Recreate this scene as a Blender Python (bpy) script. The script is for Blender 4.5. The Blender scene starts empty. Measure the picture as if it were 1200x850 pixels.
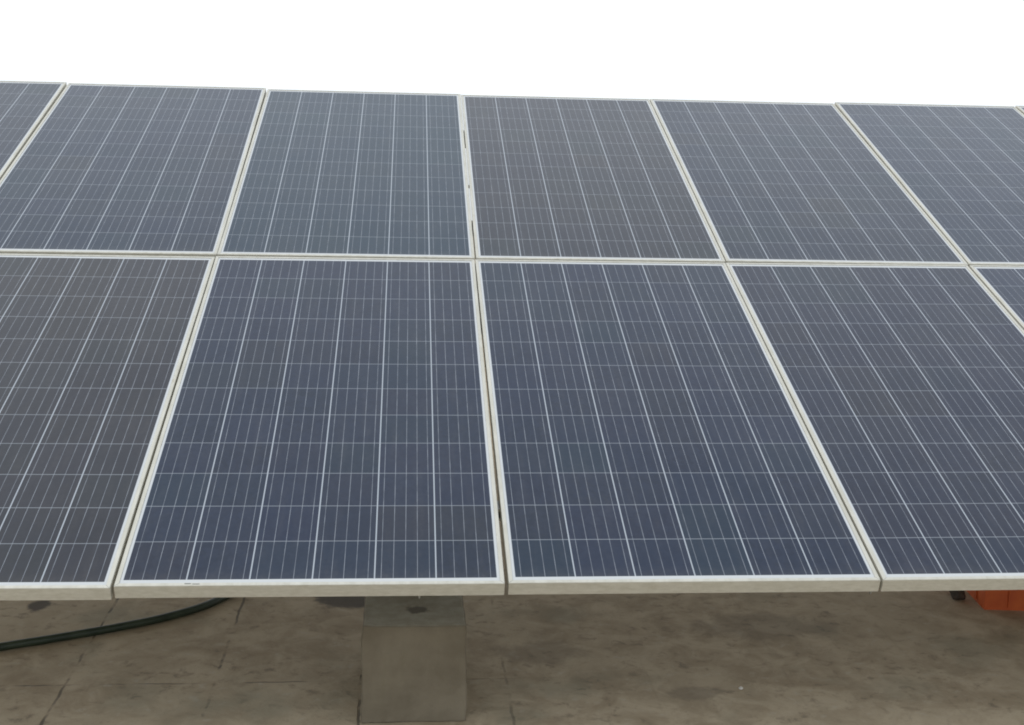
import bpy, bmesh, math, random
from mathutils import Matrix, Vector, noise
random.seed(7)
R = math.radians
scene = bpy.context.scene
COL = scene.collection

# ------------------------------------------------------------------ camera
cam_d = bpy.data.cameras.new('camera')
cam = bpy.data.objects.new('camera', cam_d)
COL.objects.link(cam)
scene.camera = cam
cam_d.sensor_fit = 'HORIZONTAL'
cam_d.sensor_width = 36.0
cam_d.lens = 36.0 * 1504.55 / 1200.0
cam_d.clip_end = 2000
_r = Vector((0.99654194, -0.08059055, 0.02023161))
_d = Vector((0.00589491, -0.17430126, -0.98467473))
_f = Vector((0.08288188, 0.98138893, -0.17322344))
mw = Matrix.Identity(4)
for i in range(3):
    mw[i][0] = _r[i]; mw[i][1] = -_d[i]; mw[i][2] = -_f[i]
mw[0][3], mw[1][3], mw[2][3] = -0.26627, -3.17844, 1.65
cam.matrix_world = mw

# ------------------------------------------------------------------ sky, sun, exposure
SUN_DIR = Vector((-0.50, 0.30, 0.80)).normalized()
elev = math.asin(SUN_DIR.z)
azim = math.atan2(SUN_DIR.x, SUN_DIR.y)
world = bpy.data.worlds.new('World')
scene.world = world
world.use_nodes = True
wn = world.node_tree.nodes; wl = world.node_tree.links
bg = wn['Background']
sky = wn.new('ShaderNodeTexSky')
sky.sky_type = 'NISHITA'
sky.sun_disc = False
sky.sun_elevation = elev
sky.sun_rotation = azim
sky.air_density = 1.0
sky.dust_density = 2.0
sky.ozone_density = 1.0
# overcast: a bright, almost even cloud sheet over the clear-sky light
hsv = wn.new('ShaderNodeHueSaturation'); hsv.inputs['Saturation'].default_value = 0.5
wl.new(sky.outputs[0], hsv.inputs['Color'])
tc = wn.new('ShaderNodeTexCoord')
cn = wn.new('ShaderNodeTexNoise'); cn.inputs['Scale'].default_value = 1.7; cn.inputs['Detail'].default_value = 4.0
wl.new(tc.outputs['Generated'], cn.inputs['Vector'])
cloud = wn.new('ShaderNodeMix'); cloud.data_type = 'RGBA'
cloud.inputs[6].default_value = (7.9, 8.6, 9.7, 1); cloud.inputs[7].default_value = (11.4, 11.9, 12.4, 1)
wl.new(cn.outputs['Fac'], cloud.inputs[0])
cover = wn.new('ShaderNodeMix'); cover.data_type = 'RGBA'; cover.inputs[0].default_value = 0.92
wl.new(hsv.outputs[0], cover.inputs[6]); wl.new(cloud.outputs[2], cover.inputs[7])
wl.new(cover.outputs[2], bg.inputs['Color'])
bg.inputs['Strength'].default_value = 0.115
sun_d = bpy.data.lights.new('sun', 'SUN')
sun_d.energy = 0.5
sun_d.angle = R(15)
sun_d.color = (1.0, 0.96, 0.90)
sun = bpy.data.objects.new('sun', sun_d)
COL.objects.link(sun)
sun.rotation_euler = SUN_DIR.to_track_quat('Z', 'Y').to_euler()
vs = scene.view_settings
vs.view_transform = 'Standard'; vs.look = 'None'; vs.gamma = 1.0
vs.use_curve_mapping = False
vs.exposure = 0.0
scene.render.engine = 'CYCLES'
scene.cycles.filter_width = 1.9

# ------------------------------------------------------------------ node helpers
class NT:
    def __init__(s, name):
        s.m = bpy.data.materials.new(name); s.m.use_nodes = True
        s.t = s.m.node_tree; s.b = s.t.nodes['Principled BSDF']
    def n(s, kind, **kw):
        x = s.t.nodes.new(kind)
        for k, v in kw.items(): setattr(x, k, v)
        return x
    def link(s, a, b): s.t.links.new(a, b)
    def set(s, sock, v):
        if hasattr(v, 'is_output'): s.link(v, sock)
        else: sock.default_value = v
    def math(s, op, a, b=0.0, c=0.0, clamp=False):
        x = s.n('ShaderNodeMath', operation=op); x.use_clamp = clamp
        for i, v in enumerate((a, b, c)): s.set(x.inputs[i], v)
        return x.outputs[0]
    def mix(s, f, a, b, mode='MIX'):
        x = s.n('ShaderNodeMix', data_type='RGBA', blend_type=mode)
        s.set(x.inputs[0], f); s.set(x.inputs[6], a); s.set(x.inputs[7], b)
        return x.outputs[2]
    def ramp(s, f, lo, hi, a=0.0, b=1.0):
        x = s.n('ShaderNodeMapRange', interpolation_type='SMOOTHSTEP')
        s.set(x.inputs[0], f)
        for i, v in zip((1, 2, 3, 4), (lo, hi, a, b)): s.set(x.inputs[i], v)
        return x.outputs[0]
    def noise(s, vec, scale, detail=3.0, rough=0.55, w=None, dist=0.0):
        x = s.n('ShaderNodeTexNoise')
        x.noise_dimensions = '4D' if w is not None else '3D'
        s.link(vec, x.inputs['Vector'])
        if w is not None: s.set(x.inputs['W'], w)
        x.inputs['Scale'].default_value = scale; x.inputs['Detail'].default_value = detail
        x.inputs['Roughness'].default_value = rough; x.inputs['Distortion'].default_value = dist
        return x.outputs['Fac']
    def mapping(s, vec, scale=(1, 1, 1), rot=(0, 0, 0), loc=(0, 0, 0)):
        x = s.n('ShaderNodeMapping')
        s.link(vec, x.inputs[0])
        x.inputs['Scale'].default_value = scale; x.inputs['Rotation'].default_value = rot
        x.inputs['Location'].default_value = loc
        return x.outputs[0]
    def obj(s): return s.n('ShaderNodeTexCoord').outputs['Object']
    def bump(s, h, strength, dist=0.01):
        x = s.n('ShaderNodeBump'); x.inputs['Strength'].default_value = strength
        x.inputs['Distance'].default_value = dist
        s.link(h, x.inputs['Height']); s.link(x.outputs[0], s.b.inputs['Normal'])
def C4(r, g, b): return (r, g, b, 1.0)

# panel dimensions (metres)
PW, PL, PT = 0.9965, 1.956, 0.040
CX, CY = 0.1602, 0.1588                       # cell pitch across and along
MX, MY = (PW - 6 * CX) / 2, (PL - 12 * CY) / 2
TILT = R(20.0)
H0 = 1.65 - 1.14599                            # height of the array's lower edge

# ------------------------------------------------------------------ materials
def mat_cells():
    k = NT('photovoltaic_cells')
    co = k.obj()
    sep = k.n('ShaderNodeSeparateXYZ'); k.link(co, sep.inputs[0])
    x, y = sep.outputs[0], sep.outputs[1]
    rnd = k.n('ShaderNodeObjectInfo').outputs['Random']
    w = k.math('MULTIPLY', rnd, 40.0)
    u = k.math('DIVIDE', k.math('SUBTRACT', x, MX), CX)
    v = k.math('DIVIDE', k.math('SUBTRACT', y, MY), CY)
    iu, iv = k.math('FLOOR', u), k.math('FLOOR', v)
    fu, fv = k.math('FRACT', u), k.math('FRACT', v)
    # cell id noise
    comb = k.n('ShaderNodeCombineXYZ'); k.link(iu, comb.inputs[0]); k.link(iv, comb.inputs[1]); k.link(w, comb.inputs[2])
    wn_ = k.n('ShaderNodeTexWhiteNoise'); wn_.noise_dimensions = '3D'; k.link(comb.outputs[0], wn_.inputs[0])
    cr = wn_.outputs['Value']; cc = wn_.outputs['Color']
    # crystals
    vo = k.n('ShaderNodeTexVoronoi'); vo.inputs['Scale'].default_value = 70.0
    k.link(k.mapping(co, (1, .7, 1)), vo.inputs['Vector'])
    vsep = k.n('ShaderNodeSeparateXYZ'); k.link(vo.outputs['Color'], vsep.inputs[0])
    at = k.n('ShaderNodeAttribute'); at.attribute_type = 'OBJECT'; at.attribute_name = 'tint'
    base = k.mix(k.ramp(cr, 0.0, 1.0), C4(.003, .007, .024), C4(.006, .013, .038))
    base = k.mix(0.25, base, k.mix(0.5, C4(.016, .024, .050), cc, 'MULTIPLY'))
    base = k.mix(k.math('MULTIPLY', vsep.outputs[0], 0.55), base, C4(.016, .026, .056))
    # broad blotches of violet, teal and brown sheen inside one module
    cell_v = k.n('ShaderNodeCombineXYZ'); k.link(iu, cell_v.inputs[0]); k.link(iv, cell_v.inputs[1])
    cv = k.n('ShaderNodeVectorMath', operation='MULTIPLY_ADD'); k.link(cc, cv.inputs[0]); cv.inputs[1].default_value = (.9, .9, 0)
    k.link(cell_v.outputs[0], cv.inputs[2])
    n1 = k.noise(cv.outputs[0], .42, 2.0, .5, w)
    n2 = k.noise(k.mapping(cv.outputs[0], loc=(15, 3, 0)), .5, 2.0, .5, w)
    base = k.mix(k.ramp(n1, .52, .72, 0, .45), base, C4(.028, .024, .017))
    base = k.mix(k.ramp(n2, .50, .70, 0, .60), base, C4(.006, .026, .040))
    # module tint (colour + strength held on the object)
    base = k.mix(at.outputs['Alpha'], base, at.outputs['Color'])
    # dust film
    d1 = k.noise(co, 2.3, 5.0, .6, w); d2 = k.noise(k.mapping(co, (18, 2.2, 1)), 2.0, 4.0, .6, w)
    d3 = k.noise(co, 60.0, 3.0, .6)
    low = k.ramp(y, 0.0, 0.08, .05, 0.0)
    dust = k.math('ADD', k.math('MULTIPLY', k.ramp(d1, .30, .75), .022), k.math('MULTIPLY', k.ramp(d2, .42, .78), .026))
    dust = k.math('ADD', k.math('ADD', dust, low), .004)
    dust = k.math('MULTIPLY', dust, k.ramp(d3, .2, .8, .6, 1.3))
    # five silver ribbons per cell
    bb = k.math('FRACT', k.math('MULTIPLY', k.math('ADD', k.math('MULTIPLY', k.math('SUBTRACT', fu, .5), 1.016), .5), 5.0))
    bd = k.math('MULTIPLY', k.math('ABSOLUTE', k.math('SUBTRACT', bb, .5)), CX / 5.0)
    bus = k.math('LESS_THAN', bd, 0.00066)
    ribn = k.noise(k.mapping(co, (1, .25, 1)), 70.0, 2.0, .5)
    ribbon = k.mix(k.ramp(ribn, .3, .7), C4(.15, .165, .19), C4(.29, .31, .34))
    col = k.mix(bus, base, ribbon)
    # gaps between cells
    gu = k.math('MULTIPLY', k.math('SUBTRACT', .5, k.math('ABSOLUTE', k.math('SUBTRACT', fu, .5))), CX)
    gv = k.math('MULTIPLY', k.math('SUBTRACT', .5, k.math('ABSOLUTE', k.math('SUBTRACT', fv, .5))), CY)
    gapu = k.math('LESS_THAN', gu, 0.0018)
    gapv = k.math('MULTIPLY', k.math('LESS_THAN', gv, 0.0012), .62)
    out = k.math('MAXIMUM', k.math('MAXIMUM', k.math('LESS_THAN', u, .004), k.math('GREATER_THAN', u, 5.996)),
                 k.math('MAXIMUM', k.math('LESS_THAN', v, .006), k.math('GREATER_THAN', v, 11.994)))
    gap = k.math('MAXIMUM', gapu, gapv)
    col = k.mix(gap, col, C4(.38, .41, .44))
    col = k.mix(out, col, C4(.58, .59, .58))
    col = k.mix(dust, col, C4(.42, .38, .31))
    k.link(col, k.b.inputs['Base Color'])
    k.b.inputs['Roughness'].default_value = .20
    k.b.inputs['IOR'].default_value = 1.41
    k.b.inputs['Specular Tint'].default_value = (.80, .90, 1.0, 1)   # blue cast of the anti-reflection coating
    k.link(k.ramp(d1, .3, .7, .07, .16), k.b.inputs['Roughness'])
    k.bump(d3, .03, .0006)
    return k.m

def mat_alu():
    k = NT('anodised_aluminium')
    co = k.obj()
    rnd = k.math('MULTIPLY', k.n('ShaderNodeObjectInfo').outputs['Random'], 30.0)
    a = k.noise(k.mapping(co, (6, 1.5, 20)), 6.0, 4.0, .6, rnd)
    b = k.noise(co, 140.0, 2.0, .6)
    c = k.noise(co, 9.0, 4.0, .65, rnd)
    col = k.mix(k.ramp(a, .3, .7), C4(.50, .48, .40), C4(.60, .58, .50))
    col = k.mix(k.ramp(c, .60, .74, 0, .45), col, C4(.36, .31, .21))
    # mitre cuts at the four corners
    sep = k.n('ShaderNodeSeparateXYZ'); k.link(co, sep.inputs[0])
    mx = k.math('MINIMUM', sep.outputs[0], k.math('SUBTRACT', PW, sep.outputs[0]))
    my = k.math('MINIMUM', sep.outputs[1], k.math('SUBTRACT', PL, sep.outputs[1]))
    mi = k.math('MULTIPLY', k.math('LESS_THAN', k.math('ABSOLUTE', k.math('SUBTRACT', mx, my)), .0008), k.math('GREATER_THAN', k.math('MINIMUM', mx, my), .0005))
    col = k.mix(k.math('MULTIPLY', mi, .7), col, C4(.10, .10, .09))
    k.link(col, k.b.inputs['Base Color'])
    k.b.inputs['Metallic'].default_value = .25
    k.link(k.ramp(b, .3, .7, .38, .55), k.b.inputs['Roughness'])
    k.bump(b, .05, .0005)
    return k.m

def mat_plain(name, c1, c2, scale=8.0, rough=.6, metallic=0.0, bump=.1, bd=.002):
    k = NT(name); co = k.obj()
    a = k.noise(co, scale, 5.0, .62)
    k.link(k.mix(k.ramp(a, .3, .7), C4(*c1), C4(*c2)), k.b.inputs['Base Color'])
    k.b.inputs['Roughness'].default_value = rough; k.b.inputs['Metallic'].default_value = metallic
    k.bump(k.noise(co, scale * 6, 4.0, .6), bump, bd)
    return k.m

def mat_ground():
    k = NT('weathered_concrete_floor')
    co = k.obj()
    sep = k.n('ShaderNodeSeparateXYZ'); k.link(co, sep.inputs[0]); x, y = sep.outputs[0], sep.outputs[1]
    big = k.noise(co, 1.6, 5.0, .6)
    mid = k.noise(co, 7.0, 6.0, .65, dist=.6)
    med = k.noise(k.mapping(co, (1, 1.2, 1), (0, 0, .5), (3, 7, 0)), 18.0, 6.0, .68, dist=.4)
    fin = k.noise(co, 90.0, 4.0, .65)
    col = k.mix(k.ramp(mid, .32, .68), C4(.310, .242, .152), C4(.47, .385, .262))
    col = k.mix(k.ramp(big, .40, .65, 0, .55), col, C4(.43, .355, .240))
    patch = k.ramp(k.noise(k.mapping(co, loc=(7, 1, 0)), 3.5, 3.0, .6), .36, .60, .25, 1.0)
    col = k.mix(k.math('MULTIPLY', k.ramp(med, .52, .68, 0, .60), patch), col, C4(.115, .090, .058))          # grime
    col = k.mix(k.ramp(med, .44, .30, 0, .60), col, C4(.46, .40, .30))             # worn pale patches
    moss = k.noise(k.mapping(co, loc=(11, 4, 0)), 2.6, 4.0, .6)
    col = k.mix(k.ramp(moss, .52, .70, 0, .35), col, C4(.17, .175, .12))
    col = k.mix(k.ramp(fin, .58, .75, 0, .40), col, C4(.09, .075, .055))
    # slab joints 443 mm apart, broken and filled with dirt
    wob = k.math('MULTIPLY', k.math('SUBTRACT', k.noise(co, 9.0, 3.0, .6), .5), .022)
    jx = k.math('FRACT', k.math('DIVIDE', k.math('ADD', k.math('ADD', x, .394 + 44.3), wob), .443))
    jx = k.math('MULTIPLY', k.math('SUBTRACT', .5, k.math('ABSOLUTE', k.math('SUBTRACT', jx, .5))), .443)
    jy = k.math('FRACT', k.math('DIVIDE', k.math('ADD', k.math('ADD', y, -.547 + 88.6), wob), .886))
    jy = k.math('MULTIPLY', k.math('SUBTRACT', .5, k.math('ABSOLUTE', k.math('SUBTRACT', jy, .5))), .886)
    brk = k.noise(k.mapping(co, loc=(2.2, 0, 0)), 5.5, 3.0, .6)
    left = k.ramp(x, -.15, .25, 1.0, .10)
    jm = k.math('MAXIMUM', k.ramp(jx, .0022, .006, 1, 0), k.math('MULTIPLY', k.ramp(jy, .002, .006, 1, 0), .8))
    jm = k.math('MULTIPLY', k.math('MULTIPLY', jm, k.ramp(brk, .42, .56)), left)
    col = k.mix(k.math('MULTIPLY', jm, .75), col, C4(.055, .045, .03))
    # dark floor patches with uneven outlines: stains, plus block shade painted in
    def stain_shade(cx, cy, rx, ry, amt, cur):
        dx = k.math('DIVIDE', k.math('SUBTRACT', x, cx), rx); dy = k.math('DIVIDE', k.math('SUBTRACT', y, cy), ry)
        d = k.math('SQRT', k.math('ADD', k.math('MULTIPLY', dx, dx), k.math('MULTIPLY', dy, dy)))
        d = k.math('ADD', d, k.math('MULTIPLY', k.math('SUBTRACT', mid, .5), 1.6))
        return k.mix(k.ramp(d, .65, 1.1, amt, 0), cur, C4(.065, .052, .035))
    col = stain_shade(-.47, 1.25, .12, .10, .9, col)  # contact shadow beside the concrete block, painted into the floor colour
    col = stain_shade(-1.54, 1.22, .04, .06, .9, col)  # small dark patch at the far left
    col = stain_shade(.95, .95, .26, .12, .28, col)
    col = stain_shade(.18, .75, .16, .10, .25, col)
    col = stain_shade(.62, .42, .10, .05, .35, col)
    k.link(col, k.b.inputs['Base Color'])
    k.b.inputs['Roughness'].default_value = .9
    h = k.math('ADD', k.math('MULTIPLY', med, .6), k.math('SUBTRACT', k.math('MULTIPLY', fin, .4), k.math('MULTIPLY', jm, .8)))
    k.bump(h, .45, .006)
    return k.m

def mat_block():
    k = NT('cast_concrete'); co = k.obj()
    a = k.noise(co, 5.0, 5.0, .6); b = k.noise(co, 26.0, 5.0, .65); c = k.noise(co, 150.0, 3.0, .6)
    st = k.noise(k.mapping(co, (14, 14, 1.5)), 2.0, 3.0, .6)
    col = k.mix(k.ramp(a, .3, .7), C4(.140, .116, .077), C4(.205, .174, .121))
    col = k.mix(k.ramp(b, .58, .72, 0, .35), col, C4(.125, .10, .062))
    col = k.mix(k.ramp(st, .55, .75, 0, .25), col, C4(.15, .13, .08))
    col = k.mix(k.ramp(c, .62, .75, 0, .4), col, C4(.12, .105, .08))
    sep = k.n('ShaderNodeSeparateXYZ'); k.link(co, sep.inputs[0])
    dx = k.math('DIVIDE', k.math('SUBTRACT', sep.outputs[0], .155), .035); dy = k.math('DIVIDE', k.math('SUBTRACT', sep.outputs[1], .12), .035)
    d = k.math('ADD', k.math('SQRT', k.math('ADD', k.math('MULTIPLY', dx, dx), k.math('MULTIPLY', dy, dy))), k.math('MULTIPLY', k.math('SUBTRACT', b, .5), 1.5))
    nz = k.n('ShaderNodeSeparateXYZ'); k.link(k.n('ShaderNodeTexCoord').outputs['Normal'], nz.inputs[0])
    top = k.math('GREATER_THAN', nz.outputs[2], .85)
    col = k.mix(k.math('MULTIPLY', top, .8), col, k.mix(k.ramp(b, .3, .7), C4(.34, .31, .225), C4(.45, .42, .32)))   # paler colour on upward-facing faces
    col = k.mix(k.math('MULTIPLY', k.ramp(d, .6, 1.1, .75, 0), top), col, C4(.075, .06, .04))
    k.link(col, k.b.inputs['Base Color']); k.b.inputs['Roughness'].default_value = .92
    k.bump(k.math('ADD', k.math('MULTIPLY', b, .6), k.math('MULTIPLY', c, .4)), .35, .004)
    return k.m

M_CELL = mat_cells(); M_ALU = mat_alu(); M_GROUND = mat_ground(); M_BLOCK = mat_block()
M_BACK = mat_plain('white_backsheet', (.62, .62, .60), (.70, .70, .68), 5, .6, 0, .02)
M_GALV = mat_plain('galvanised_steel', (.30, .31, .31), (.48, .49, .48), 24, .45, .8, .05, .0006)
M_BLACK = mat_plain('black_plastic', (.02, .02, .02), (.035, .035, .033), 20, .5, 0, .1, .0006)
M_HOSE = mat_plain('dark_green_rubber', (.014, .024, .011), (.032, .046, .023), 14, .55, 0, .2, .0008)
M_ORANGE = mat_plain('orange_plastic', (.48, .075, .012), (.62, .13, .022), 7, .5, 0, .1, .001)
M_PEBBLE = mat_plain('pale_stone', (.55, .52, .46), (.75, .72, .66), 60, .8)
M_RUBBLE = mat_plain('dark_stone', (.035, .026, .018), (.09, .065, .045), 30, .85, 0, .5, .004)

# ------------------------------------------------------------------ object helpers
def link(name, bm, mat, parent=None, smooth=False):
    bmesh.ops.recalc_face_normals(bm, faces=bm.faces)
    me = bpy.data.meshes.new(name); bm.to_mesh(me); bm.free()
    if smooth:
        for p in me.polygons: p.use_smooth = True
    me.materials.append(mat)
    o = bpy.data.objects.new(name, me); COL.objects.link(o)
    if parent: o.parent = parent
    return o
def tag(o, label=None, cat=None, group=None, kind=None):
    if label: o['label'] = label
    if cat: o['category'] = cat
    if group: o['group'] = group
    if kind: o['kind'] = kind
    return o
def empty(name, loc=(0, 0, 0), rot=(0, 0, 0)):
    o = bpy.data.objects.new(name, None); o.empty_display_size = .1
    o.location = loc; o.rotation_euler = rot; COL.objects.link(o); return o
def box(bm, lo, hi, mtx=None):
    vs_ = [bm.verts.new((x, y, z)) for x in (lo[0], hi[0]) for y in (lo[1], hi[1]) for z in (lo[2], hi[2])]
    for f in ((0, 1, 3, 2), (4, 6, 7, 5), (0, 4, 5, 1), (2, 3, 7, 6), (0, 2, 6, 4), (1, 5, 7, 3)):
        bm.faces.new([vs_[i] for i in f])
    if mtx: bmesh.ops.transform(bm, matrix=mtx, verts=vs_)
    return vs_
def bevel(bm, w, seg=2):
    bmesh.ops.bevel(bm, geom=bm.edges[:], offset=w, segments=seg, profile=.6, affect='EDGES', clamp_overlap=True)
def cyl(bm, r, z0, z1, n=12, mtx=None, r2=None):
    a = bmesh.ops.create_cone(bm, cap_ends=True, segments=n, radius1=r, radius2=r if r2 is None else r2, depth=z1 - z0,
                              matrix=(mtx or Matrix.Identity(4)) @ Matrix.Translation((0, 0, (z0 + z1) / 2)))
    return a['verts']
def sweep(bm, pts, profile, up=Vector((0, 0, 1))):
    """closed 2-D profile (side, up) swept along straight pts"""
    rings = []
    for i, p in enumerate(pts):
        p = Vector(p)
        d = (Vector(pts[min(i + 1, len(pts) - 1)]) - Vector(pts[max(i - 1, 0)])).normalized()
        s = d.cross(up).normalized(); u = s.cross(d).normalized()
        rings.append([bm.verts.new(p + s * a + u * b) for a, b in profile])
    n = len(profile)
    for a, b in zip(rings, rings[1:]):
        for j in range(n): bm.faces.new((a[j], a[(j + 1) % n], b[(j + 1) % n], b[j]))
    bm.faces.new(rings[0]); bm.faces.new(rings[-1][::-1])
def c_profile(w, h, t=.003, lip=.012):
    """open C channel as a closed outline"""
    return [(0, 0), (w, 0), (w, lip), (w - t, lip), (w - t, t), (t, t), (t, h - t), (w - t, h - t), (w - t, h - lip), (w, h - lip), (w, h), (0, h)]

# ------------------------------------------------------------------ ground
bm = bmesh.new()
S = 600
v = [bm.verts.new(p) for p in ((-S, -S, 0), (S, -S, 0), (S, S, 0), (-S, S, 0))]
bm.faces.new(v)
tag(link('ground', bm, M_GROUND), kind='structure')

# ------------------------------------------------------------------ concrete pedestals
def pedestal_bm():
    bm = bmesh.new()
    box(bm, (0, 0, 0), (.292, .45, .29))
    bmesh.ops.subdivide_edges(bm, edges=bm.edges[:], cuts=13, use_grid_fill=True)
    for v in bm.verts:
        k = .002 * (1 - v.co.z / .29)                      # slight batter
        v.co.x += (-k if v.co.x < .146 else k) * (abs(v.co.x - .146) > .14)
        nz = noise.noise_vector(v.co * 7.0) * .0045 + noise.noise_vector(v.co * 31.0) * .0022
        if v.co.z < .001: nz.z = 0
        v.co += nz
    sharp = [e for e in bm.edges if len(e.link_faces) == 2 and e.calc_face_angle() > .9]
    bmesh.ops.bevel(bm, geom=sharp, offset=.006, segments=3, profile=.5, affect='EDGES', clamp_overlap=True)
    return bm
PX = -.382
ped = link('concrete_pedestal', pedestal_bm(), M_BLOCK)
ped.location = (PX, .256, 0)
tag(ped, 'square grey concrete block on the ground below the middle of the lower panel edge', 'pedestal', 'concrete pedestals under the array')
for (x, y, lab) in ((PX, 3.02, 'hidden concrete block far behind the front middle block, under the upper panels'),
                    (PX - 3.0, .256, 'concrete block left of the picture under the lower panel edge'),
                    (PX - 3.0, 3.02, 'concrete block at the back left under the upper panels'),
                    (PX + 3.0, .256, 'concrete block right of the picture under the lower panel edge'),
                    (PX + 3.0, 3.02, 'concrete block at the back right under the upper panels')):
    c = ped.copy(); COL.objects.link(c); c.location = (x, y, 0); c['label'] = lab

# ------------------------------------------------------------------ galvanised mounting frame
st = empty('mounting_frame', (0, 0, H0), (TILT, 0, 0))
tag(st, 'galvanised steel rails, rafters and legs carrying the solar panels', 'mounting frame')
bot = -PT
for s in (.42, 1.54, 2.40, 3.52):                       # purlins across
    bm = bmesh.new()
    sweep(bm, [(-3.12, s, bot - .042), (4.05, s, bot - .042)], c_profile(.041, .041, .0025, .009))
    link('purlin', bm, M_GALV, st)
for x in (PX + .146 - 3, PX + .146, PX + .146 + 3):
    bm = bmesh.new()
    sweep(bm, [(x + .03, .20, bot - .105), (x + .03, 3.75, bot - .105)], c_profile(-.06, .062, .003, .014))
    link('rafter', bm, M_GALV, st)
ct, stt = math.cos(TILT), math.sin(TILT)
for x in (PX + .146 - 3, PX + .146, PX + .146 + 3):     # upright legs stand in world space
    for y in (.60, 3.24):
        ztop = H0 + (y) * math.tan(TILT) - .155 / ct
        inv = Matrix.Rotation(-TILT, 4, 'X') @ Matrix.Translation((0, 0, -H0))
        bm = bmesh.new()
        box(bm, (x - .03, y - .03, .302), (x + .03, y - .026, ztop + .03))
        box(bm, (x - .03, y - .026, .302), (x - .026, y + .03, ztop + .03))
        bmesh.ops.transform(bm, matrix=inv, verts=bm.verts[:])
        leg = link('leg', bm, M_GALV, st)
        bm = bmesh.new()
        box(bm, (x - .07, y - .07, .292), (x + .07, y + .07, .300)); bevel(bm, .001, 1)
        for dx in (-.05, .05):
            for dy in (-.05, .05): cyl(bm, .008, .3, .322, 6, Matrix.Translation((x + dx, y + dy, 0)))
        bmesh.ops.transform(bm, matrix=inv, verts=bm.verts[:])
        link('base_plate', bm, M_GALV, leg)

# ------------------------------------------------------------------ solar panels
def frame_bm():
    """mitred hollow aluminium section; (inset, z) outline going round, top of lip at z=0"""
    prof = [(.0012, 0), (.0108, 0), (.0112, -.0008), (.0112, -.0020), (.0022, -.0022), (.0022, -.0380), (.0280, -.0380),
            (.0280, -.0400), (.0006, -.0400), (0, -.0394), (0, -.0012)]
    bm = bmesh.new()
    rings = []
    for sx, sy, ox, oy in ((1, 1, 0, 0), (-1, 1, PW, 0), (-1, -1, PW, PL), (1, -1, 0, PL)):
        rings.append([bm.verts.new((ox + sx * a, oy + sy * a, z)) for a, z in prof])
    n = len(prof)
    for i in range(4):
        a, b = rings[i], rings[(i + 1) % 4]
        for j in range(n): bm.faces.new((a[j], b[j], b[(j + 1) % n], a[(j + 1) % n]))
    return bm
def make_panel():
    root = empty('solar_panel')
    link('frame', frame_bm(), M_ALU, root)
    bm = bmesh.new(); box(bm, (.0026, .0026, -.0058), (PW - .0026, PL - .0026, -.0024))
    g = link('cell_sheet', bm, M_CELL, root); g['tint'] = (0.02, 0.03, 0.05, 0.0)
    bm = bmesh.new(); box(bm, (.0028, .0028, -.0070), (PW - .0028, PL - .0028, -.0060))
    bk = link('backsheet', bm, M_BACK, root)
    bm = bmesh.new(); box(bm, (PW / 2 - .055, PL - .16, -.030), (PW / 2 + .055, PL - .05, -.0072)); bevel(bm, .004, 1)
    link('junction_box', bm, M_BLACK, bk)
    return root
proto = make_panel()
G = .017
D2 = R(.4865)
# x correction (mm) of each panel's lower and upper end, slide along slope (mm), tint
lower = {-3: (-4, 9, 3, (.022, .022, .024, .5)), -2: (-2, 9, 1, (.030, .025, .021, .65)), -1: (-1, 5, 3, (.006, .012, .030, .35)),
         0: (2.5, 1, 5, (.005, .011, .031, .4)), 1: (2.5, -4, 6, (.009, .010, .024, .45)), 2: (3, -4, 8, (.010, .020, .046, .45)),
         3: (3, -4, 7, (.014, .022, .040, .3))}
upper = {-3: (-3, -3, 4, (.022, .028, .036, .5)), -2: (-4, -1, 4, (.012, .024, .042, .5)), -1: (-10, -1, 0, (.008, .030, .048, .6)),
         0: (-12, -4, -4, (.024, .022, .022, .55)), 1: (-15, -7, -4, (.011, .018, .032, .45)), 2: (-15, -6, 0, (.010, .022, .046, .5)),
         3: (-13, -2, 4, (.022, .028, .036, .5))}
LAB = {(0, -3): 'lower row panel beyond the left edge of the picture',
       (0, -2): 'brownish grey solar panel cut off at the left end of the lower row',
       (0, -1): 'blue grey lower row panel with its bottom edge over the concrete block',
       (0, 0): 'large dark blue lower row panel just right of the concrete block',
       (0, 1): 'dark violet grey lower row panel above the orange crate',
       (0, 2): 'small visible corner of a lower row panel at the right edge',
       (0, 3): 'lower row panel beyond the right edge of the picture',
       (1, -3): 'narrow cut off grey panel at the left end of the upper row',
       (1, -2): 'pale grey upper row panel, second from the left, above the brownish one',
       (1, -1): 'teal tinted upper row panel whose cell lines run nearly upright',
       (1, 0): 'brownish grey upper row panel, fourth from the left, right of the teal tinted one',
       (1, 1): 'grey upper row panel between the brownish one and the bluish one',
       (1, 2): 'bluish upper row panel, last whole one towards the right edge',
       (1, 3): 'tiny sliver of an upper row panel in the right edge of the picture'}
base_m = Matrix.Translation((0, 0, H0)) @ Matrix.Rotation(TILT, 4, 'X')
row2_m = base_m @ Matrix.Translation((.017, PL + G / 2, 0)) @ Matrix.Rotation(D2, 4, 'X') @ Matrix.Translation((0, G / 2, 0))
first = True
TWIST = {(1, -3): 14, (1, -2): 9, (1, -1): 3, (1, 0): -1, (1, 1): -1, (1, 2): 5, (1, 3): 6}   # mm the upper end stands proud
rr = random.Random(3)
panels = {}
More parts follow.
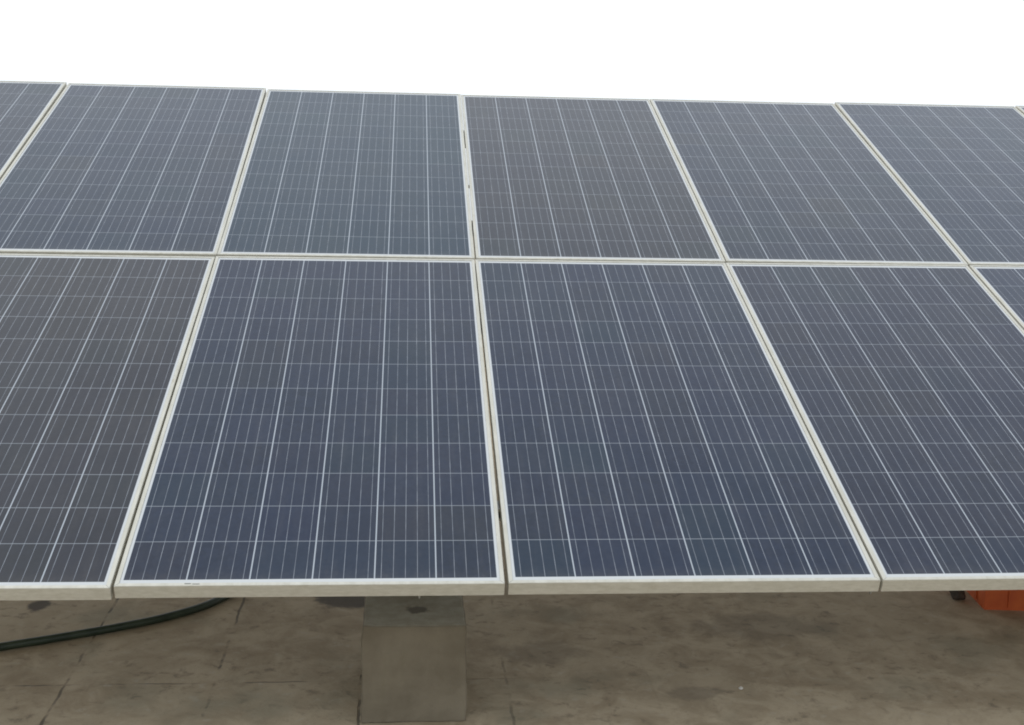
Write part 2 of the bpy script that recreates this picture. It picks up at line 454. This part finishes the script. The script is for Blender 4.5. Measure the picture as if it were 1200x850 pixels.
for row, dct, m0 in ((0, lower, base_m), (1, upper, row2_m)):
    for i, (eb, et, es, tint) in dct.items():
        if first: o = proto; first = False
        else:
            o = proto.copy(); COL.objects.link(o)
            for ch in list(proto.children):
                c = ch.copy(); COL.objects.link(c); c.parent = o
                for gch in ch.children:
                    d = gch.copy(); COL.objects.link(d); d.parent = c
        ang = -math.atan2((et - eb) / 1000.0, PL)
        # pivot on the lower end's centre
        m = m0 @ Matrix.Translation((i * 1.004 + .00375 + PW / 2 + eb / 1000.0, es / 1000.0, rr.uniform(-.001, .001))) @ Matrix.Rotation(ang, 4, 'Z') \
            @ Matrix.Rotation(TWIST.get((row, i), 0) / 1000.0 / PL, 4, 'X') @ Matrix.Rotation(R(rr.uniform(-.08, .08)), 4, 'Y') @ Matrix.Translation((-PW / 2, 0, 0))
        o.matrix_world = m
        tag(o, LAB[(row, i)], 'solar panel', 'solar panels in the tilted array')
        for c in o.children:
            if c.name.startswith('cell_sheet'): c['tint'] = tint
        panels[(row, i)] = o
def lip_bolt(panel, x):
    bm = bmesh.new()
    cyl(bm, .0055, -.0475, -.0400, 6, Matrix.Translation((x, .012, 0)))
    cyl(bm, .0030, -.0560, -.0470, 10, Matrix.Translation((x, .012, 0)))
    link('bolt', bm, M_GALV, panel)
lip_bolt(panels[(0, -1)], .775)
lip_bolt(panels[(0, 0)], .982)

bm = bmesh.new()                                          # old sealant left in the seam, with open stretches
for a, b in ((.36, .70), (.74, 1.18), (1.42, PL - .002)):
    box(bm, (PW + .0003, a, -.006), (PW + .0047, b, -.0012))
tag(link('seam_sealant', bm, M_BACK, panels[(1, -1)]), 'pale sealant filling stretches of the seam')
bm = bmesh.new()
for a, b, yy in ((.176, .192, .0068), (.196, .214, .0052)): box(bm, (a, yy, .0002), (b, yy + .0016, .0006))
tag(link('scratch', bm, M_BLACK, panels[(0, -1)]), 'short dark scratch on the near lip')
# ------------------------------------------------------------------ hose on the ground
def catmull(P, n=10):
    P = [Vector(p) for p in P]; P = [P[0] * 2 - P[1]] + P + [P[-1] * 2 - P[-2]]
    out = []
    for i in range(1, len(P) - 2):
        for k in range(n):
            t = k / n
            out.append(.5 * ((2 * P[i]) + (-P[i - 1] + P[i + 1]) * t + (2 * P[i - 1] - 5 * P[i] + 4 * P[i + 1] - P[i + 2]) * t * t + (-P[i - 1] + 3 * P[i] - 3 * P[i + 1] + P[i + 2]) * t ** 3))
    out.append(P[-2]); return out
def tube(pts, r, n=14):
    bm = bmesh.new()
    sweep(bm, pts, [(r * math.cos(2 * math.pi * j / n), r * math.sin(2 * math.pi * j / n)) for j in range(n)])
    return bm
HR = .0135
hp = [(-3.6, .10, HR), (-2.6, .38, HR), (-2.0, .60, HR), (-1.552, .815, HR), (-1.41, .878, HR), (-1.213, .975, HR), (-1.062, 1.07, HR),
      (-.935, 1.20, HR), (-.85, 1.40, HR), (-.82, 1.75, HR), (-.95, 2.3, HR), (-1.5, 2.9, HR)]
h = link('garden_hose', tube(catmull(hp), HR), M_HOSE, smooth=True)
tag(h, 'dark green hose curving across the concrete floor at the lower left', 'hose')

# ------------------------------------------------------------------ orange crate
cr = empty('plastic_crate', (1.825, 1.085, 0), (0, 0, R(-6)))
tag(cr, 'orange plastic crate on the floor under the right end of the panels', 'crate')
bm = bmesh.new()
CW, CD, CH, T = .52, .34, .17, .006
box(bm, (0, 0, 0), (CW, T, CH)); box(bm, (0, CD - T, 0), (CW, CD, CH))
box(bm, (0, T, 0), (T, CD - T, CH)); box(bm, (CW - T, T, 0), (CW, CD - T, CH))
box(bm, (T, T, 0), (CW - T, CD - T, T))
for k in range(1, 6):                                    # vertical ribs
    box(bm, (CW * k / 6 - .004, -.005, .012), (CW * k / 6 + .004, -.0002, CH - .025))
for k in range(1, 4):
    box(bm, (-.005, CD * k / 4 - .004, .012), (-.0002, CD * k / 4 + .004, CH - .025))
link('body', bm, M_ORANGE, cr)
bm = bmesh.new()
for lo, hi in (((-.010, -.010, CH - .02), (CW + .010, -.0003, CH + .004)), ((-.010, CD + .0003, CH - .02), (CW + .010, CD + .010, CH + .004)),
               ((-.010, -.0003, CH - .02), (-.0003, CD + .0003, CH + .004)), ((CW + .0003, -.0003, CH - .02), (CW + .010, CD + .0003, CH + .004))):
    box(bm, lo, hi)
link('rim', bm, M_ORANGE, cr)

# ------------------------------------------------------------------ small stones
def stone(name, loc, size, mat, seed, label, group=None):
    bm = bmesh.new(); bmesh.ops.create_icosphere(bm, subdivisions=3, radius=1.0)
    for v in bm.verts:
        n_ = noise.noise(v.co * 1.4 + Vector((seed, 0, 0))) * .35
        v.co = v.co * (1 + n_); v.co.x *= size[0]; v.co.y *= size[1]; v.co.z *= size[2]
    z = min(v.co.z for v in bm.verts)
    for v in bm.verts: v.co.z -= z + size[2] * .15
    o = link(name, bm, mat, smooth=True); o.location = loc
    tag(o, label, 'stone'); return o
stone('stone', (1.775, 1.20, 0), (.028, .03, .022), M_RUBBLE, 3.1, 'dark brown lump of stone on the floor left of the orange crate')
stone('pebble', (.762, .444, 0), (.006, .006, .004), M_PEBBLE, 8.2, 'tiny white pebble lying on the floor, lower right')
